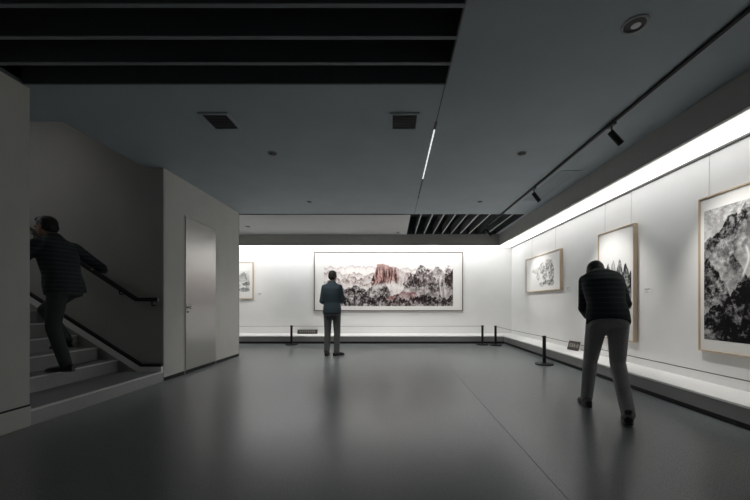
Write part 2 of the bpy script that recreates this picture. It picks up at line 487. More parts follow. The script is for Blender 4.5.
def paint_red_cliff(u, v):
    A = 3.07
    x = u * A
    paper = (.86, .82, .80)
    c = np.ones(u.shape + (3,)) * np.array(paper)
    wx = x + .10 * (fbm(x * 5, v * 5, 2) - .5)
    n2_ = fbm(x * 30, v * 26, 9, 5, .75)
    rg = ridged(wx * 9, v * 7, 13, 5, .6)
    vert = fbm(wx * 30, v * 4, 21, 5, .7)
    tex = np.clip(.15 + 3.2 * (.5 * n2_ + .5 * rg - .27), .1, 1.15)
    ln = lambda f, s_, a: a * (fbm(x * f, v * 0 + 3, s_) - .5)
    c = layer(c, v, .88 + ln(3, 31, .25) + ln(14, 32, .06), (.42, .33, .33), .65, .05, tex, .3, paper)
    c = layer(c, v, .80 + ln(4, 33, .25) + ln(18, 34, .08), (.36, .27, .27), .9, .06, tex, .5, paper)
    lw = 1 - sm(.36, .42, u)
    c = layer(c, v, .72 - .10 * np.abs(u - .22) / .2 + ln(5, 35, .30) + ln(20, 36, .10), (.28, .19, .18), 1.05, .10, tex, .8, paper, lw)
    c = layer(c, v, .56 + ln(5, 37, .22) + ln(22, 38, .10), (.30, .20, .19), 1.0, .08, tex, .85, paper, 1 - sm(.40, .48, u))
    # pink range right of the cliff
    rt = sm(.49, .53, u)
    c = layer(c, v, .90 - .25 * sm(.52, .72, u) + ln(6, 71, .16) + ln(26, 72, .08), (.36, .23, .235), 1.1, .45, np.clip(.25 + 2.2 * (vert - .36), 0, 1), .9, paper, rt * (1 - sm(.97, 1.0, v)))
    # red cliff
    top = .985 - .07 * sm(.46, .54, u) - .22 * sm(.53, .60, u) + ln(20, 81, .05)
    lft = .408 - .05 * sm(.9, .5, v) + .02 * (fbm(x * 2, v * 14, 83) - .5)
    m_ = (1 - sm(top - .012, top + .012, v)) * sm(lft - .004, lft + .004, u) * (1 - sm(.545, .60, u + .08 * (rg - .5))) * sm(.50, .60, v + .25 * (rg - .4))
    c = mixc(c, (.66, .44, .41), m_ * .95)
    c = mixc(c, (.46, .20, .17), m_ * sm(.42, .60, rg) * .4)
    c = mixc(c, (.11, .07, .07), m_ * sm(.42, .56, vert) * sm(1.10, .72, v + .10 * (n2_ - .5)) * .95)
    # left foreground wooded hills
    c = layer(c, v, .40 + .06 * np.sin(u * 19) + ln(8, 101, .18) + ln(30, 102, .10), (.13, .11, .115), 1.2, .34, tex, .75, paper, 1 - sm(.47, .56, u))
    # right dark mountains
    for r0, s_, u0, u1, k_ in ((.84, 111, .67, 1.2, .8), (.66, 113, .60, 1.2, 1.0)):
        c = layer(c, v, r0 - .25 * (1 - sm(u0, u0 + .08, u)) + .10 * np.sin(u * 40 + s_) + ln(7, s_, .20) + ln(30, s_ + 1, .10), (.11, .08, .085), 1.15 * k_, .55, np.clip(tex * .6 + .9 * (vert - .25), 0, 1.1), .5, paper, sm(u0 - .02, u0 + .04, u))
    for cu, w_, v0, v1 in ((.905, .006, .2, .66), (.875, .004, .25, .6), (.935, .004, .2, .62)):
        q = np.exp(-((u - cu - .006 * np.sin(v * 9)) / w_) ** 2) * sm(v0, v0 + .1, v) * (1 - sm(v1, v1 + .08, v))
        c = mixc(c, (.74, .70, .70), q * .85)
    # river, pink banks
    riv = np.exp(-((v - .42 - .07 * np.sin(u * 15 + .5)) / .06) ** 2) * sm(.34, .42, u) * (1 - sm(.60, .68, u))
    c = mixc(c, paper, np.clip(riv * (1.25 - rg), 0, .9))
    c = layer(c, v, .17 + .16 * sm(.44, .64, u) + ln(8, 121, .08) + ln(30, 122, .05), (.33, .17, .175), 1.0, .25, tex + .15, .7, paper, sm(.42, .52, u) * (1 - sm(.70, .76, u)))
    c = layer(c, v, .20 + ln(8, 131, .22) + ln(34, 132, .12), (.09, .075, .08), 1.2, .4, tex, .2, paper)
    for i, (cu, cv, ru, rv) in enumerate(((.20, .34, .04, .12), (.25, .38, .035, .12), (.30, .32, .035, .10), (.47, .33, .035, .14), (.40, .28, .03, .10), (.09, .30, .05, .14), (.765, .80, .05, .16), (.72, .58, .05, .14), (.84, .42, .05, .2), (.975, .66, .035, .26), (.66, .52, .04, .10), (.13, .16, .08, .1), (.34, .14, .08, .1), (.80, .16, .1, .12))):
        c = tree(c, u, v, cu, cv, ru, rv, 140 + 7 * i, n2_, (.075, .06, .063), .95)
    return c


def paint_waterfall(u, v):
    A = .66
    x = u * A
    paper = (.76, .76, .75)
    c = np.ones(u.shape + (3,)) * np.array(paper)
    n2_ = fbm(x * 34, v * 34, 5, 5, .75)
    wx = x + .12 * (fbm(x * 6, v * 6, 4) - .5)
    ver = fbm(wx * 26, v * 5, 15, 5, .7)
    rg = ridged(wx * 9, v * 5, 25, 5, .62)
    tex = np.clip(.10 + 3.6 * (.4 * n2_ + .3 * rg + .3 * ver - .30), .1, 1.15)
    ln = lambda f, s_, a: a * (fbm(x * f, v * 0 + 3, s_) - .5)
    ink = (.04, .04, .042)
    c = mixc(c, (.42, .42, .42), np.clip(1.6 * (fbm(x * 5, v * 5, 2) - .40), 0, .6))
    # ranges from the back to the front: centre, half width, crest
    for i, (cu, w_, top, k_, fd) in enumerate(((.25, .60, 1.12, .6, .35), (.95, .55, 1.15, .85, .30), (.62, .20, 1.02, .55, .20), (.10, .22, .78, .75, .22), (.86, .26, .78, .95, .22), (.62, .17, .66, .9, .20), (.02, .18, .60, 1.0, .22),
                                           (.40, .22, .44, 1.05, .30), (.52, .10, .50, 1.0, .22), (.98, .22, .40, 1.05, .22), (.12, .22, .28, 1.1, .25), (.80, .22, .22, 1.1, .25), (.45, .4, .13, 1.15, .3))):
        r_ = top - .30 * (np.abs(u - cu) / w_) ** 1.6 * .55 + ln(9, 200 + 3 * i, .14) + ln(34, 201 + 3 * i, .06)
        c = layer(c, v, r_, ink, 1.25 * k_, fd * 1.6, tex, .45, paper, 1.0, .006)
    for cu, w_, v0, v1 in ((.50, .014, .63, .97), (.42, .012, .44, .66), (.76, .008, .64, .9), (.69, .009, .30, .46)):
        cc = cu + .10 * (v - .7) + .018 * np.sin(v * 24)
        q = np.exp(-((u - cc) / (w_ * (1 + .4 * (n2_ - .5)))) ** 2) * sm(v0, v0 + .05, v) * (1 - sm(v1, v1 + .04, v))
        c = mixc(c, (.82, .82, .81), q * .95)
    for i, (cu, cv, ru, rv) in enumerate(((.12, .14, .16, .09), (.30, .08, .2, .08), (.88, .30, .14, .08), (.92, .10, .2, .1), (.62, .06, .2, .07), (.05, .38, .10, .10), (.44, .36, .12, .07), (.5, .2, .14, .07), (.75, .20, .12, .06))):
        c = tree(c, u, v, cu, cv, ru, rv, 340 + 7 * i, n2_, (.03, .03, .032), 1.0, 10)
    return c


def paint_peaks(u, v):
    x = u * .5
    paper = (.86, .86, .85)
    c = np.ones(u.shape + (3,)) * np.array(paper)
    n2_ = fbm(x * 44, v * 40, 6, 5, .75)
    wx = x + .06 * (fbm(x * 8, v * 8, 4) - .5)
    ver = fbm(wx * 40, v * 6, 16, 5, .7)
    rg = ridged(wx * 14, v * 7, 26, 5, .62)
    tex = np.clip(.12 + 3.8 * (.3 * n2_ + .3 * rg + .4 * ver - .30), .1, 1.15)
    ln = lambda f, s_, a: a * (fbm(x * f, v * 0 + 3, s_) - .5)
    for i, (cu, w_, top, k_, fd) in enumerate(((.45, .10, .76, .55, .2), (.26, .12, .72, .65, .2), (.64, .10, .75, .75, .25), (.10, .12, .60, .75, .2), (.82, .14, .68, .95, .3), (.54, .12, .62, .9, .25), (.97, .12, .60, 1.0, .3), (.34, .14, .54, 1.0, .2), (.72, .20, .50, 1.05, .22), (.12, .18, .44, 1.0, .12))):
        r_ = top - .16 * (np.abs(u - cu) / w_) ** 1.4 + ln(16, 400 + 3 * i, .09) + ln(50, 401 + 3 * i, .05)
        c = layer(c, v, r_, (.06, .063, .068), 1.25 * k_, fd * 1.5, tex * sm(.24, .38, v + .08 * (n2_ - .5)), .6, paper, 1.0, .006)
    for i, (cu, cv, ru, rv, k_) in enumerate(((.85, .26, .24, .06, 1), (.2, .35, .2, .06, 1), (.25, .18, .27, .035, .7), (.7, .10, .3, .03, .7), (.6, .38, .2, .07, 1))):
        c = tree(c, u, v, cu, cv, ru, rv, 500 + i * 5, n2_, (.05, .05, .055), k_, 9)
    return c


def paint_branches(u, v):
    A = 1.9
    x = u * A
    paper = (.84, .84, .83)
    c = np.ones(u.shape + (3,)) * np.array(paper)
    n2_ = fbm(x * 26, v * 26, 7, 5, .75)
    dg_ = ridged((x + v) * 5, (v - x) * 12, 17, 5, .65)
    for i, (cu, cv, ru, rv, k_) in enumerate(((.50, .64, .16, .24, .75), (.80, .76, .20, .24, .95), (.64, .44, .13, .32, .9), (.78, .14, .26, .11, 1.0), (.48, .10, .12, .08, .7), (.16, .66, .14, .13, .55), (.34, .40, .10, .18, .5), (.90, .42, .12, .26, .95))):
        m_ = blobm(u, v, cu, cv, ru, rv, 600 + i * 5, .8, 7)
        c = mixc(c, (.07, .07, .075), m_ * np.clip(-.1 + 2.6 * (.5 * n2_ + .5 * dg_ - .30), 0, .97) * k_)
    return c


def paint_village(u, v):
    x = u * 1.4
    c = np.ones(u.shape + (3,)) * np.array([.80, .80, .785])
    n2_ = fbm(x * 22, v * 16, 8, 4, .7)
    for i, (cu, cv, ru, rv, k_) in enumerate(((.78, .68, .14, .24, .55), (.55, .60, .12, .22, .45), (.88, .38, .14, .12, .9), (.5, .30, .3, .10, .6), (.82, .10, .2, .10, .9), (.3, .5, .2, .3, .6), (.3, .1, .25, .1, .8), (.93, .55, .07, .35, .4))):
        m_ = blobm(u, v, cu, cv, ru, rv, 700 + i * 5, .6, 6)
        c = mixc(c, (.12, .14, .145), m_ * np.clip(.3 + 1.7 * (n2_ - .36), 0, .95) * k_)
    return c


def painting_material(name):
    m = bpy.data.materials.new(name); m.use_nodes = True
    n = m.node_tree
    b_ = n.nodes['Principled BSDF']; b_.inputs['Roughness'].default_value = .8; b_.inputs['Specular IOR Level'].default_value = .2
    a = n.nodes.new('ShaderNodeAttribute'); a.attribute_name = 'ink'; a.attribute_type = 'GEOMETRY'
    n.links.new(a.outputs['Color'], b_.inputs['Base Color'])
    return m


M['painting'] = painting_material('brush_painting')


def canvas(w, h, nx, fn, parent, cx, cz, gam=1.5):
    """the painted sheet, in the local plane y=0 (x to the viewer's right, z up), coloured point by point"""
    ny = max(4, int(round(nx * h / w)))
    U, W = np.meshgrid(np.linspace(0, 1, nx + 1), np.linspace(0, 1, ny + 1))
    c = np.clip(fn(U, W), 0, 1)
    c = np.clip((c - .06) * 1.08, 0, 1) ** gam
    lum = c.mean(-1, keepdims=True)
    c = np.clip(lum + (c - lum) * .8, 0, 1)
    vs = [(cx + (u - .5) * w, 0.0, cz + (v_ - .5) * h) for u, v_ in zip(U.ravel(), W.ravel())]
    fs = [(j * (nx + 1) + i, j * (nx + 1) + i + 1, (j + 1) * (nx + 1) + i + 1, (j + 1) * (nx + 1) + i) for j in range(ny) for i in range(nx)]
    me = bpy.data.meshes.new('painted_sheet'); me.from_pydata(vs, [], fs)
    at = me.color_attributes.new('ink', 'FLOAT_COLOR', 'POINT')
    at.data.foreach_set('color', np.concatenate([c.reshape(-1, 3), np.ones((c.size // 3, 1))], 1).astype(np.float32).ravel())
    me.materials.append(M['painting'])
    o = bpy.data.objects.new('painted_sheet', me)
    link(o, parent)
    return o


def framed(loc, rz, w, h, margins, nx, fn, label, gam=1.5, depth=.05, bar=.018, wood='wood', wires=()):
    """local axes: x to the viewer's right, -y out of the wall, z up; loc is the centre on the wall"""
    t = empty('framed_painting', loc, rz)
    tag(t, label, 'painting')
    f = MB()
    W2, H2 = w / 2, h / 2
    for a in ((-W2, W2, -H2, -H2 + bar), (-W2, W2, H2 - bar, H2), (-W2, -W2 + bar, -H2 + bar, H2 - bar), (W2 - bar, W2, -H2 + bar, H2 - bar)):
        f.box(a[0], a[1], -depth, -.001, a[2], a[3])
    f.build('frame', M[wood], t, bevel=.002)
    MB().box(-W2 + bar, W2 - bar, -depth + .014, -.004, -H2 + bar, H2 - bar).build('mount', M['paper'], t)
    l, r, b_, tp = margins
    s = canvas(w - l - r, h - b_ - tp, nx, fn, t, (l - r) / 2, (b_ - tp) / 2, gam)
    s.location = (0, -depth + .0125, 0)
    for wx in wires:
        MB().tube([(wx, -.012, H2 - .005), (wx, -.009, 2.672 - loc[2])], .0014, 6).build('hanging_wire', M['rail_grey'], t)
    return t


# long landscape on the end wall
framed(((-2.27 + 2.01) / 2, YB - .001, (2.543 + .849) / 2), 0, 4.28, 1.694, (.285, .285, .14, .33), 420, paint_red_cliff,
       'very long framed landscape painting with a red cliff, on the end wall', gam=1.2, wood='wood_dark', bar=.022, wires=(-1.5, 1.5))
# one at the end wall, half hidden
framed((-4.62, YB - .001, 1.725), 0, 1.2, 1.06, (.10, .10, .20, .25), 150, paint_village,
       'small framed ink landscape half hidden by the end of the grey door wall', wires=(-.4, .4))
# picture wall, facing -x : local x to the viewer's right is world -y
RZW = -math.pi / 2
framed((XR - .001, 7.73, 1.755), RZW, 1.78, .83, (.36, .28, .10, .14), 200, paint_branches,
       'wide framed ink drawing of branches, the smallest on the side wall', depth=.06, wires=(-.6, .6))
framed((XR - .001, 5.165, 1.349), RZW, .83, 1.67, (.06, .06, .13, .10), 110, paint_peaks,
       'tall framed ink painting of pale peaks with the stooping visitor before it', depth=.06, bar=.016, wires=(-.3, .3))
framed((XR - .001, 3.145, 1.371), RZW, 1.2, 1.66, (.06, .06, .13, .15), 260, paint_waterfall,
       'large framed dark ink painting of a waterfall gorge, cut by the edge of view', gam=1.05, depth=.06, bar=.016, wires=(-.52, .52))


def wall_label(loc, rz, w, h, label):
    t = empty('wall_label', loc, rz)
    tag(t, label, 'label', 'caption cards beside the paintings')
    MB().box(-w / 2, w / 2, -.004, -.0005, -h / 2, h / 2).build('card', M['card'], t)
    q = MB()
    for k_, (ww, hh) in enumerate(((.7, .09), (.45, .05), (.6, .05))):
        z = h * (.28 - .24 * k_)
        q.box(-w * .42, -w * .42 + w * ww, -.0048, -.0041, z - h * hh, z + h * hh)
    q.build('printed_lines', M['ink'], t)
    return t


wall_label((XR, 4.56, 1.225), RZW, .14, .09, 'small white caption card beside the tall painting of pale peaks')
wall_label((XR, 6.62, 1.34), RZW, .14, .09, 'small white caption card beside the wide drawing of branches')
wall_label((-3.83, YB, 1.33), 0, .14, .09, 'small white caption card beside the half hidden landscape on the end wall')


def notice(loc, rz, w, h, label):
    t = empty('notice_plate', loc, rz)
    tag(t, label, 'sign')
    lean = math.radians(-18)
    pl = MB().box(-w / 2, w / 2, 0, .008, 0, h).build('plate', M['sign_brown'], t, bevel=.002)
    pl.rotation_euler = (lean, 0, 0); pl.location = (0, 0, .003)
    MB().box(-w * .3, w * .3, .018, .05, 0, .006).build('foot', M['sign_brown'], t)
    q = MB()
    random.seed(int(w * 1000))
    n = 8
    for k_ in range(n):
        cx = -w * .40 + w * .8 * (k_ + .5) / n
        s_ = h * .22
        for j in range(3):
            z = h * .55 + (j - 1) * s_ * .75
            q.box(cx - s_ * random.uniform(.5, .9), cx + s_ * random.uniform(.5, .9), -.0012, -.0002, z - s_ * .10, z + s_ * .10)
        xx = cx + random.uniform(-.4, .4) * s_
        q.box(xx - s_ * .11, xx + s_ * .11, -.0013, -.0002, h * .55 - s_ * .95, h * .55 + s_ * .95)
    lt = q.build('lettering', M['sign_print'], pl)
    return t


notice((-2.42, 9.60, ZP), 0, .57, .125, 'dark brown notice plate with pale lettering on the end wall ledge')
notice((3.27, 6.2, ZP), RZW + .25, .27, .17, 'small dark notice plate leaning back on the side wall ledge')

# ------------------------------------------------------------------ barrier posts and cords
def post(x, y, label):
    t = empty('barrier_post', (x, y, 0))
    tag(t, label, 'barrier post', 'low black barrier posts')
    return t


p0 = post(2.625, 5.9, 'low black barrier post standing alone before the side wall ledge')
MB().lathe([(0, .0005), (.150, .0005), (.154, .006), (.152, .022), (.146, .027), (.05, .029), (.036, .034), (0, .034)], n=40).build('base', M['black_metal'], p0, smooth=True)
MB().lathe([(0, .033), (.029, .033), (.029, .462), (0, .462)], n=24).build('post', M['black_metal'], p0, smooth=True)
MB().lathe([(0, .4625), (.033, .4625), (.034, .467), (.034, .495), (.031, .5), (0, .5)], n=24).build('cap', M['black_plastic'], p0, smooth=True)
places = [(2.625, 5.9), (-2.61, 8.74), (2.30, 8.74), (2.60, 8.62), (2.625, 2.2), (-5.6, 8.74)]
labs = [None, 'low black barrier post beside the brown notice plate at the end wall',
        'low black barrier post in the far corner, the one nearer the long painting',
        'low black barrier post in the far corner, the one nearer the side wall',
        'low black barrier post at the near end of the side wall cord',
        'low black barrier post hidden behind the grey door wall']
for (x, y), lb in list(zip(places, labs))[1:]:
    c = copy_tree(p0)
    c.location = (x, y, 0); c['label'] = lb


def cord(a, b_, label):
    a, b_ = V((*a, .482)), V((*b_, .482))
    dd = (b_ - a).normalized()
    a, b_ = a + dd * .0345, b_ - dd * .0345
    pts = [a.lerp(b_, i / 12) + V((0, 0, -.006 * (1 - (2 * i / 12 - 1) ** 2))) for i in range(13)]
    tag(MB().tube(pts, .0042, 8).build('barrier_rope', M['cord'], smooth=True), label, 'cord', 'cords between the barrier posts')


cord(places[1], places[2], 'thin barrier cord stretched before the long landscape painting')
cord(places[5], places[1], 'thin barrier cord before the half hidden landscape')
cord(places[3], places[0], 'thin barrier cord before the wide drawing of branches')
cord(places[0], places[4], 'thin barrier cord running toward the viewer before the waterfall painting')

# ------------------------------------------------------------------ ceiling fittings
def downlight(x, y, r, label, big):
    t = empty('recessed_downlight', (x, y, ZC))
    tag(t, label, 'downlight', 'recessed ceiling downlights')
    MB().lathe([(r, -.0005), (r, -.006), (r * .86, -.008), (r * .80, -.003), (r * .80, -.0006)], n=32).build('trim_ring', M['trim_ring'], t, smooth=True)
    MB().lathe([(r * .8, -.003), (r * .62, -.001), (r * .55, -.0008), (0, -.0008)], n=32).build('reflector', M['kick'], t, smooth=True)
    MB().lathe([(0, -.004), (r * .3, -.004), (r * .36, -.0012), (0, -.0011)], (r * .18, r * .12, 0), n=20).build('lens', M['lens'] if big else M['black_plastic'], t, smooth=True)
    return t


# rows of small round downlights
downlight(1.60, 2.25, .080, 'big round downlight in the ceiling nearest the viewer', True)
downlight(1.58, 4.17, .058, 'small round downlight in the ceiling midway, on the lighting track side', False)
downlight(-1.48, 4.17, .058, 'small round downlight in the ceiling between the two square vents and the door wall', False)
downlight(-1.51, 6.14, .050, 'small round downlight above the standing man, far down the ceiling', False)
downlight(1.57, 6.14, .050, 'small round downlight just in front of the small louvre', False)
t = downlight(-3.44, 8.06, .060, 'small round downlight in the pale soffit beyond the door wall', False)
t.location.z = ZC - .012
t = downlight(0.13, 8.7, .045, 'small dark fitting in the pale soffit at the edge of the small louvre', False)
t.location.z = ZC - .012


def vent(x, y, w, l, label, nsl, along_y=False):
    t = empty('ceiling_vent', (x, y, ZC))
    tag(t, label, 'vent')
    b_ = .028
    f = MB()
    for a in ((-w / 2, w / 2, -l / 2, -l / 2 + b_), (-w / 2, w / 2, l / 2 - b_, l / 2), (-w / 2, -w / 2 + b_, -l / 2 + b_, l / 2 - b_), (w / 2 - b_, w / 2, -l / 2 + b_, l / 2 - b_)):
        f.box(a[0], a[1], a[2], a[3], -.010, -.0005)
    f.build('frame', M['ceiling'] if not along_y else M['ceiling'], t, bevel=.002)
    MB().box(-w / 2 + b_, w / 2 - b_, -l / 2 + b_, l / 2 - b_, -.0018, -.0006).build('backing', M['dark'], t)
    for k_ in range(nsl):
        if along_y:
            x_ = -w / 2 + b_ + (w - 2 * b_) * (k_ + .5) / nsl
            MB().box(x_ - .008, x_ + .008, -l / 2 + b_, l / 2 - b_, -.009, -.002).build('slat', M['ceiling'], t)
        else:
            y_ = -l / 2 + b_ + (l - 2 * b_) * (k_ + .5) / nsl
            MB().box(-w / 2 + b_, w / 2 - b_, y_ - .004, y_ + .004, -.005, -.002).build('slat', M['grille'], t)
    return t


vent(.115, 3.445, .295, .32, 'square dark ceiling vent beside the thin strip light', 9)
vent(-1.745, 3.445, .295, .32, 'square dark ceiling vent on the staircase side', 9)
vent(2.48, 5.40, .30, 1.4, 'long narrow ceiling grille between the lighting track and the valance', 10, True)

# strip light let into the ceiling seam
t = empty('ceiling_strip_light', (.439, 4.75, ZC))
tag(t, 'thin glowing strip light along the ceiling seam', 'strip light')
MB().box(-.006, .006, -1.16, .27, -.006, -.0022).build('diffuser', M['led'], t)
MB().box(-.012, .012, -1.30, -1.161, -.008, -.0022).build('end_cap', M['black_metal'], t)
MB().box(-.010, .010, .271, .95, -.008, -.0022).build('housing', M['black_metal'], t)
MB().box(-.010, .010, 1.05, 1.2, -.008, -.0022).build('end_cap', M['black_metal'], t)

# track and spotlights
XT = 2.22
t = empty('lighting_track', (XT, 4.0, ZC))
tag(t, 'long black lighting track on the ceiling parallel to the valance', 'lighting track')
MB().box(-.013, .013, -6.4, 4.95, -.026, -.0005).build('rail', M['black_metal'], t, bevel=.002)
MB().box(-.006, .006, -6.3, 4.9, -.0272, -.0255).build('groove', M['dark'], t)


def spot_fixture(y, target, label):
    t = empty('track_spotlight', (XT, y, ZC - .0265))
    tag(t, label, 'spotlight', 'black spotlights on the lighting track')
    MB().box(-.016, .016, -.055, .055, -.022, -.0002).build('adapter', M['black_plastic'], t, bevel=.003)
    MB().tube([(0, 0, -.02), (0, 0, -.095)], .008, 10).build('stem', M['black_metal'], t, smooth=True)
    pos = V((0, 0, -.095))
    d = (V(target) - V((XT, y, ZC - .105))).normalized()
    hd_ = MB().lathe([(0, -.07), (.028, -.07), (.031, -.064), (.031, .095), (.029, .097), (.028, .08), (0, .078)], n=24).build('lamp_head', M['black_metal'], t, smooth=True)
    hd_.rotation_mode = 'QUATERNION'
    hd_.rotation_quaternion = d.to_track_quat('Z', 'Y')
    hd_.location = pos + d * .045
    ln = MB().lathe([(0, .0795), (.0255, .0795), (.0255, .081), (0, .083)], n=20).build('lens', M['lens'], hd_, smooth=True)
    return t, V((XT, y, ZC - .125)) + d * .16


def spot_light(pos, target, power, size=55, blend=.7, rad=.05, color=(1, .97, .93)):
    l = bpy.data.lights.new('spot_lamp', 'SPOT')
    l.energy = power; l.spot_size = math.radians(size); l.spot_blend = blend; l.shadow_soft_size = rad; l.color = color
    o = bpy.data.objects.new('spot_lamp', l); link(o)
    o.location = pos
    o.rotation_euler = (V(target) - V(pos)).to_track_quat('-Z', 'Y').to_euler()
    return o


def area_light(pos, target, sx, sy, power, color=(1, 1, 1), spin=0.0):
    l = bpy.data.lights.new('area_lamp', 'AREA')
    l.shape = 'RECTANGLE'; l.size = sx; l.size_y = sy; l.energy = power; l.color = color
    o = bpy.data.objects.new('area_lamp', l); link(o)
    o.location = pos
    q = (V(target) - V(pos)).to_track_quat('-Z', 'Y')
    o.rotation_euler = (q @ Matrix.Rotation(spin, 3, 'Z').to_quaternion()).to_euler()
    return o


K = 1.0


def lamp_axes(long_axis, direction):
    y = V(long_axis).normalized(); z = -V(direction).normalized(); x = y.cross(z).normalized()
    return Matrix((x, y, z)).transposed()


for y, tg, lb, pw in ((3.45, (3.36, 3.2, 1.25), 'black track spotlight aimed at the waterfall painting, nearest the viewer', 74),
                      (5.35, (3.36, 5.2, 1.15), 'black track spotlight next to the long ceiling grille', 68),
                      (8.05, (3.36, 7.75, 1.4), 'black track spotlight under the small louvre', 54)):
    _, lp = spot_fixture(y, tg, lb)
    spot_light(lp, tg, pw * K, 68, .8)

# added emissive bands standing in for the brightly lit wall above the rails
for nm, bx, lb in (('wall_glow', (XR - .02, XR - .001, 2.3, YB - .03, 2.69, ZC - .022), 'added glowing band for the brightly lit upper side wall above the picture rail'),
                   ('wall_glow', (XW + .1, XR - .025, YB - .02, YB - .001, 2.69, ZC - .022), 'added glowing band for the brightly lit upper end wall above the picture rail')):
    tag(MB().box(*bx).build(nm, M['panel']), lb, 'wall glow')

# lines of light hidden behind the valance
a = area_light((XF + .07, 5.9, ZC - .06), (XR, 5.9, 2.30), .05, 7.3, 17 * K)
a.rotation_euler = lamp_axes((0, 1, 0), (XR - XF - .07, 0, -.54)).to_euler()
a.name = 'cove_lamp'
a = area_light((-1.6, YF + .08, ZC - .06), (-1.6, YB, 2.30), 8.6, .05, 50 * K)
a.name = 'cove_lamp'
# wall washers on the end wall
for x, tx, pw in ((-1.0, -1.0, 62), (1.0, 1.0, 62), (-4.5, -4.6, 46)):
    spot_light((x, 8.2, ZC - .05), (tx, YB, .45), pw * K, 86, 1.0)
# added fill beams brightening the far floor, set under two unlit downlights
for x, pw in ((-1.51, 105), (1.57, 85)):
    spot_light((x, 6.14, ZC - .03), (x, 6.5, 0), pw * K, 118, 1.0, .22)
# weak light falling down the stairwell
spot_light((-4.7, 3.75, 4.6), (-4.15, 4.62, 1.2), 13 * K, 50, 1.0, .25, (1, .98, .94))
area_light((-6.4, 3.75, 3.3), (-3.7, 4.3, .6), .6, .6, 4.5 * K, (1, .99, .97))

# ------------------------------------------------------------------ people
class Blob(MB):
    def cap(self, a, b_, ra, rb, n=14):
        a, b_ = V(a), V(b_)
        d = (b_ - a)
        L = d.length
        d = d / L if L > 1e-6 else V((0, 0, 1))
        pts, rs = [], []
        for k_ in range(5):
            th = math.pi / 2 * (1 - k_ / 4)
            pts.append(a - d * ra * math.sin(th)); rs.append(max(ra * math.cos(th), 1e-4))
        for k_ in range(5):
            th = math.pi / 2 * k_ / 4
            pts.append(b_ + d * rb * math.sin(th)); rs.append(max(rb * math.cos(th), 1e-4))
        return self.tube(pts, rs, n)

    def ell(self, c, r, rot=None, n=18):
        c = V(c)
        R = rot or Matrix.Identity(3)
        vs, fs = [], []
        m_ = 10
        for i in range(m_ + 1):
            th = math.pi * i / m_
            for k_ in range(n):
                ph = 2 * math.pi * k_ / n
                s_ = max(math.sin(th), 1e-3)
                vs.append(c + R @ V((r[0] * s_ * math.cos(ph), r[1] * s_ * math.sin(ph), r[2] * math.cos(th))))
        for i in range(m_):
            for k_ in range(n):
                fs.append((i * n + k_, i * n + (k_ + 1) % n, (i + 1) * n + (k_ + 1) % n, (i + 1) * n + k_))
        fs.append(tuple(range(n))); fs.append(tuple(reversed(range(m_ * n, m_ * n + n))))
        return self.add(vs, fs)

    def loft(self, secs, n=24, p=2.3):
        """secs: (centre, lateral vector, depth vector)"""
        vs, fs = [], []
        for c, la, de in secs:
            c, la, de = V(c), V(la), V(de)
            for k_ in range(n):
                t_ = 2 * math.pi * k_ / n
                cx, sx = math.cos(t_), math.sin(t_)
                vs.append(c + la * math.copysign(abs(cx) ** (2 / p), cx) + de * math.copysign(abs(sx) ** (2 / p), sx))
        for i in range(len(secs) - 1):
            for k_ in range(n):
                fs.append((i * n + k_, i * n + (k_ + 1) % n, (i + 1) * n + (k_ + 1) % n, (i + 1) * n + k_))
        fs.append(tuple(reversed(range(n)))); fs.append(tuple((len(secs) - 1) * n + k_ for k_ in range(n)))
        return self.add(vs, fs)

    def solid(self, name, m, parent, voxel=.008, smooth=4):
        me = bpy.data.meshes.new(name + '_raw')
        me.from_pydata(self.v, [], self.f)
        bm = bmesh.new(); bm.from_mesh(me)
        bmesh.ops.recalc_face_normals(bm, faces=bm.faces)
        bm.to_mesh(me); bm.free()
        o = bpy.data.objects.new(name + '_raw', me)
        link(o)
        r = o.modifiers.new('r', 'REMESH'); r.mode = 'VOXEL'; r.voxel_size = voxel
        s_ = o.modifiers.new('s', 'SMOOTH'); s_.iterations = smooth; s_.factor = .5
        dg = bpy.context.evaluated_depsgraph_get()
        me2 = bpy.data.meshes.new_from_object(o.evaluated_get(dg))
        bpy.data.objects.remove(o)
        bpy.data.meshes.remove(me)
        me2.name = name
        me2.materials.clear(); me2.materials.append(m)
        me2.shade_smooth()
        q = bpy.data.objects.new(name, me2)
        return link(q, parent)


def cloth_mat(name, c, stripes=0.0, scale=60):
    m = mat(name, c, .85, noise=.12, nscale=scale, bump=.25)
    if stripes > 0:
        n = m.node_tree
        b_ = n.nodes['Principled BSDF']
        tc_ = n.nodes.new('ShaderNodeTexCoord')
        wv = n.nodes.new('ShaderNodeTexWave'); wv.bands_direction = 'Z'; wv.inputs['Scale'].default_value = 6.5; wv.inputs['Distortion'].default_value = .4
        n.links.new(tc_.outputs['Object'], wv.inputs['Vector'])
        cr = n.nodes.new('ShaderNodeValToRGB')
        cr.color_ramp.elements[0].position = .0; cr.color_ramp.elements[0].color = (*[x * (1 + stripes) for x in c], 1)
        cr.color_ramp.elements[1].position = .35; cr.color_ramp.elements[1].color = (*c, 1)
        n.links.new(wv.outputs['Fac'], cr.inputs['Fac'])
        n.links.new(cr.outputs['Color'], b_.inputs['Base Color'])
    return m


def rotv(v, ax, ang):
    return Matrix.Rotation(ang, 3, ax) @ v


